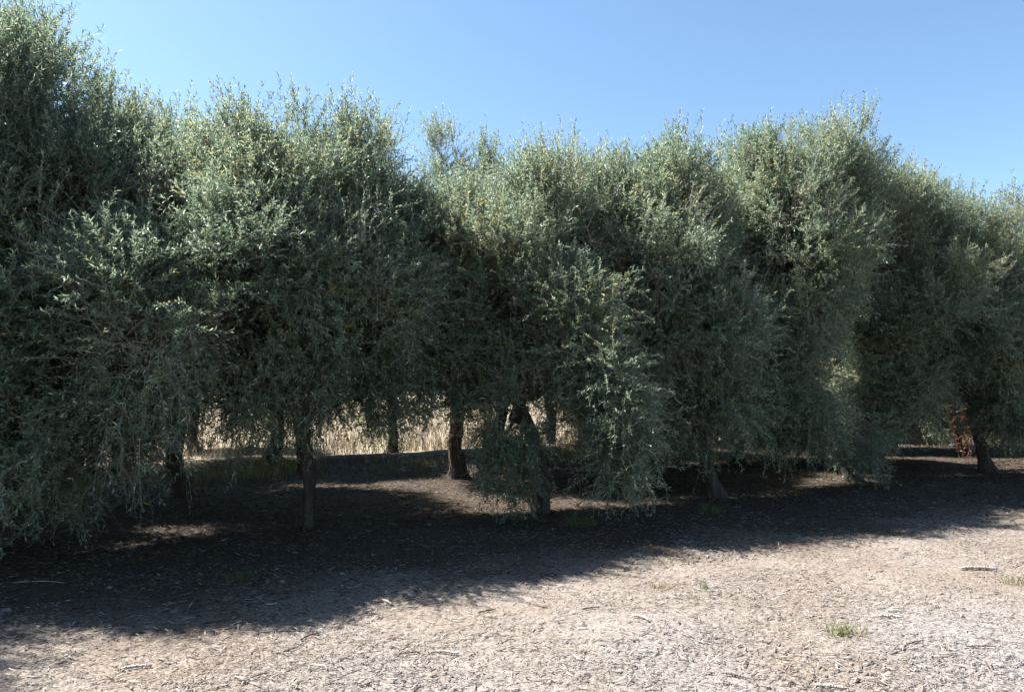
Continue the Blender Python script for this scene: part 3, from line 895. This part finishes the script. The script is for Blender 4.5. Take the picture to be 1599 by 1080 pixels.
r2 = np.random.default_rng(12)
n = 75000
v = r2.uniform(5.4, 15.5, n)
x = r2.uniform(-11, 17, n)
y = v + 0.42 * x
Pb = np.stack([x, y, ground_z(x, y) + 0.003 + r2.uniform(0, 0.01, n)], -1)
a = r2.uniform(0, 6.28, n)
D = np.stack([np.cos(a), np.sin(a), r2.normal(0, 0.15, n)], -1)
Nn = unit(np.stack([r2.normal(0, 0.3, n), r2.normal(0, 0.3, n), np.ones(n)], -1))
Vl, Fl = leaves_np(Pb, D, Nn, r2.uniform(0.03, 0.062, n), r2.uniform(0.009, 0.016, n), 0.3, 0.1)
tl = np.clip(r2.normal(0.35, 0.25, n), 0, 1)
M_LITTER = leaf_material('dead_olive_leaf',
    [(0.0, (0.03, 0.022, 0.016)), (0.5, (0.10, 0.078, 0.055)), (1.0, (0.26, 0.22, 0.17))],
    [(0.0, (0.05, 0.04, 0.03)), (0.5, (0.15, 0.125, 0.10)), (1.0, (0.32, 0.29, 0.25))],
    [(0.0, (0.05, 0.035, 0.02)), (1.0, (0.2, 0.15, 0.1))], 0.1, 0.55, 0.35)
tag(link('leaf_litter', mesh_np('leaf_litter', Vl, [Fl], tone=np.repeat(tl, 4), mats=[M_LITTER])), 'brown fallen olive leaves lying under the trees', 'leaf litter', kind='stuff')


def stick(name, px, py, length, rad, ang, seed, lab, mat, cat='stick', bend=0.12, fork=False, flat=1.0):
    r = np.random.default_rng(seed)
    gx, gy = G(px, py)
    k = 9
    t = np.linspace(-0.5, 0.5, k)
    d = np.array([math.cos(ang), math.sin(ang)]); s = np.array([-d[1], d[0]])
    off = bend * length * (0.25 - t ** 2) * 2 + np.cumsum(r.normal(0, 0.012 * length, k))
    xy = d[None] * (t * length)[:, None] + s[None] * off[:, None]
    z = ground_z(gx + xy[:, 0], gy + xy[:, 1]) + rad * flat * 0.8 + 0.006 + np.abs(r.normal(0, rad * 0.3, k))
    pts = np.concatenate([xy, z[:, None]], 1)
    rr = rad * (1 - 0.35 * (t + 0.5)) * r.uniform(0.85, 1.15, k)
    rr[0] *= 0.55; rr[-1] *= 0.4
    paths = [(pts, rr)]
    if fork:
        j = 5
        e = pts[j] + np.array([math.cos(ang + 0.7), math.sin(ang + 0.7), 0.05]) * length * 0.35
        u = np.linspace(0, 1, 5)[:, None]
        paths.append((pts[j] * (1 - u) + e * u, rad * 0.6 * np.linspace(1, 0.4, 5)))
    V, F = tubes_np(paths, 8)
    ends = [np.arange(8)[None, ::-1], (np.arange(8) + (k - 1) * 8)[None]]
    me = mesh_np(name, V, [F] + ends, mats=[mat], smooth=True)
    tag(link(name, me, loc=(gx, gy, 0)), lab, cat, 'sticks lying on the mulch')


stick('log', 1530, 887, 0.33, 0.015, -0.04, 1, 'short pale weathered log lying on the mulch at the right', M_WOOD, 'log')
stick('stick', 442, 991, 0.28, 0.006, 0.12, 2, 'dark straight stick on the mulch, lower left, pointing right', M_DARKWOOD)
stick('stick', 484, 1000, 0.17, 0.007, 1.15, 3, 'short dark curved stick just right of a straight dark one', M_DARKWOOD, bend=0.3)
stick('stick', 452, 1020, 0.20, 0.005, 1.0, 4, 'thin grey-brown stick below the short curved dark stick', M_DARKWOOD, bend=-0.3)
stick('stick', 212, 1040, 0.17, 0.010, 0.18, 5, 'thick pale grey stick on the mulch near the bottom left', M_WOOD)
stick('stick', 335, 970, 0.15, 0.009, 0.45, 6, 'dark bark piece near the shadow edge, left foreground', M_DARKWOOD)
stick('stick', 700, 1031, 0.14, 0.009, -0.25, 7, 'pale tan wood splinter, bottom centre left', M_WOOD)
stick('stick', 606, 948, 0.15, 0.010, -0.8, 8, 'whitish wood splinter just below the shadow edge, left of centre', M_WOOD)
stick('stick', 760, 962, 0.14, 0.007, 0.5, 9, 'small dark stick on the mulch left of centre', M_DARKWOOD)
stick('stick', 638, 1030, 0.16, 0.006, 0.2, 10, 'thin dark stick left of the pale tan splinter', M_DARKWOOD)
stick('stick', 1000, 985, 0.13, 0.010, -0.9, 11, 'curved pale wood shaving, right of centre foreground', M_WOOD, bend=0.5)
stick('stick', 1425, 1022, 0.20, 0.006, 0.5, 12, 'brown forked twig on the mulch, lower right', M_DARKWOOD, fork=True)
stick('stick', 1540, 1027, 0.22, 0.005, -0.03, 13, 'long thin dark stick near the right edge, lower right corner', M_DARKWOOD)
stick('stick', 1392, 973, 0.15, 0.012, -0.15, 14, 'flat white wood chip on the mulch, right foreground', M_WOOD)
stick('stick', 1285, 950, 0.30, 0.004, -0.10, 15, 'long thin grey twig right of centre on the mulch', M_WOOD)
stick('stick', 925, 960, 0.16, 0.006, 0.35, 16, 'small brown twig pointing away, centre foreground', M_DARKWOOD)
stick('stick', 1150, 1062, 0.16, 0.006, -0.35, 17, 'dark brown twig at the bottom edge, right of centre', M_DARKWOOD)
stick('stick', 1300, 1078, 0.15, 0.010, -0.3, 18, 'pale wood splinter at the bottom edge, right half', M_WOOD)
stick('stick', 60, 915, 0.45, 0.004, -0.1, 19, 'thin fallen twig in the tree shade at the far left', M_WOOD)


# ------------------------------------------------------------------ stones
def stone(px, py, size, seed, lab):
    r = np.random.default_rng(seed)
    gx, gy = G(px, py)
    nu, nv = 14, 9
    u = np.arange(nu) / nu * 2 * math.pi
    w = np.linspace(0.02, math.pi - 0.02, nv)
    U, Wv = np.meshgrid(u, w)
    V = np.stack([np.cos(U) * np.sin(Wv), np.sin(U) * np.sin(Wv), np.cos(Wv)], -1).reshape(-1, 3)
    bump = np.ones(len(V))
    for _ in range(16):
        dd = unit(r.normal(0, 1, 3))
        bump -= 0.6 * np.maximum(0, V @ dd - r.uniform(0.35, 0.75))
    V = V * bump[:, None] * np.array([1, r.uniform(0.6, 0.9), r.uniform(0.45, 0.7)]) * size * 0.5
    i = (np.arange(nv - 1)[:, None] * nu + np.arange(nu)[None]).ravel()
    j = (np.arange(nv - 1)[:, None] * nu + (np.arange(nu)[None] + 1) % nu).ravel()
    F = np.stack([i, i + nu, j + nu, j], -1)
    me = mesh_np('stone', V, [F, np.arange(nu)[None], (np.arange(nu) + (nv - 1) * nu)[None, ::-1]], mats=[M_STONE], smooth=False)
    o = link('stone', me, loc=(gx, gy, float(ground_z(gx, gy)) + size * 0.05))
    o.rotation_euler = (0, 0, r.uniform(0, 6))
    tag(o, lab, 'stone', 'stones in the tree shade')


for a in [(528, 808, 0.16, 'largest grey stone, right of the slim forked trunk'),
          (412, 884, 0.065, 'left of two pale stones side by side in the left shade'),
          (430, 884, 0.065, 'right of two pale stones side by side in the left shade'),
          (390, 862, 0.05, 'small pale stone above a pair of stones in the left shade'),
          (318, 862, 0.06, 'pale stone in deep shade, left foreground'),
          (247, 897, 0.06, 'pale stone in shade below the left tree'),
          (440, 908, 0.075, 'pale stone close below a pair of stones in the left shade'),
          (582, 866, 0.055, 'small pale stone in shade below the largest stone'),
          (615, 822, 0.06, 'pale stone in shade, right of the largest stone'),
          (672, 824, 0.07, 'pale stone in shade near the curtain of branches'),
          (763, 837, 0.05, 'small pale stone just below the curtain of branches'),
          (636, 845, 0.05, 'small stone in shade between two pale stones, left of centre'),
          (170, 920, 0.09, 'flat grey stone in shade at the left'),
          (10, 958, 0.08, 'grey stone at the left edge of the frame'),
          (535, 897, 0.07, 'grey stone near the shadow edge, left of centre'),
          (1385, 785, 0.06, 'small pale stone in the shade at the right'),
          (650, 903, 0.06, 'grey stone at the shadow edge, centre left')]:
    stone(a[0], a[1], a[2], a[0] * 7 + a[1], a[3])
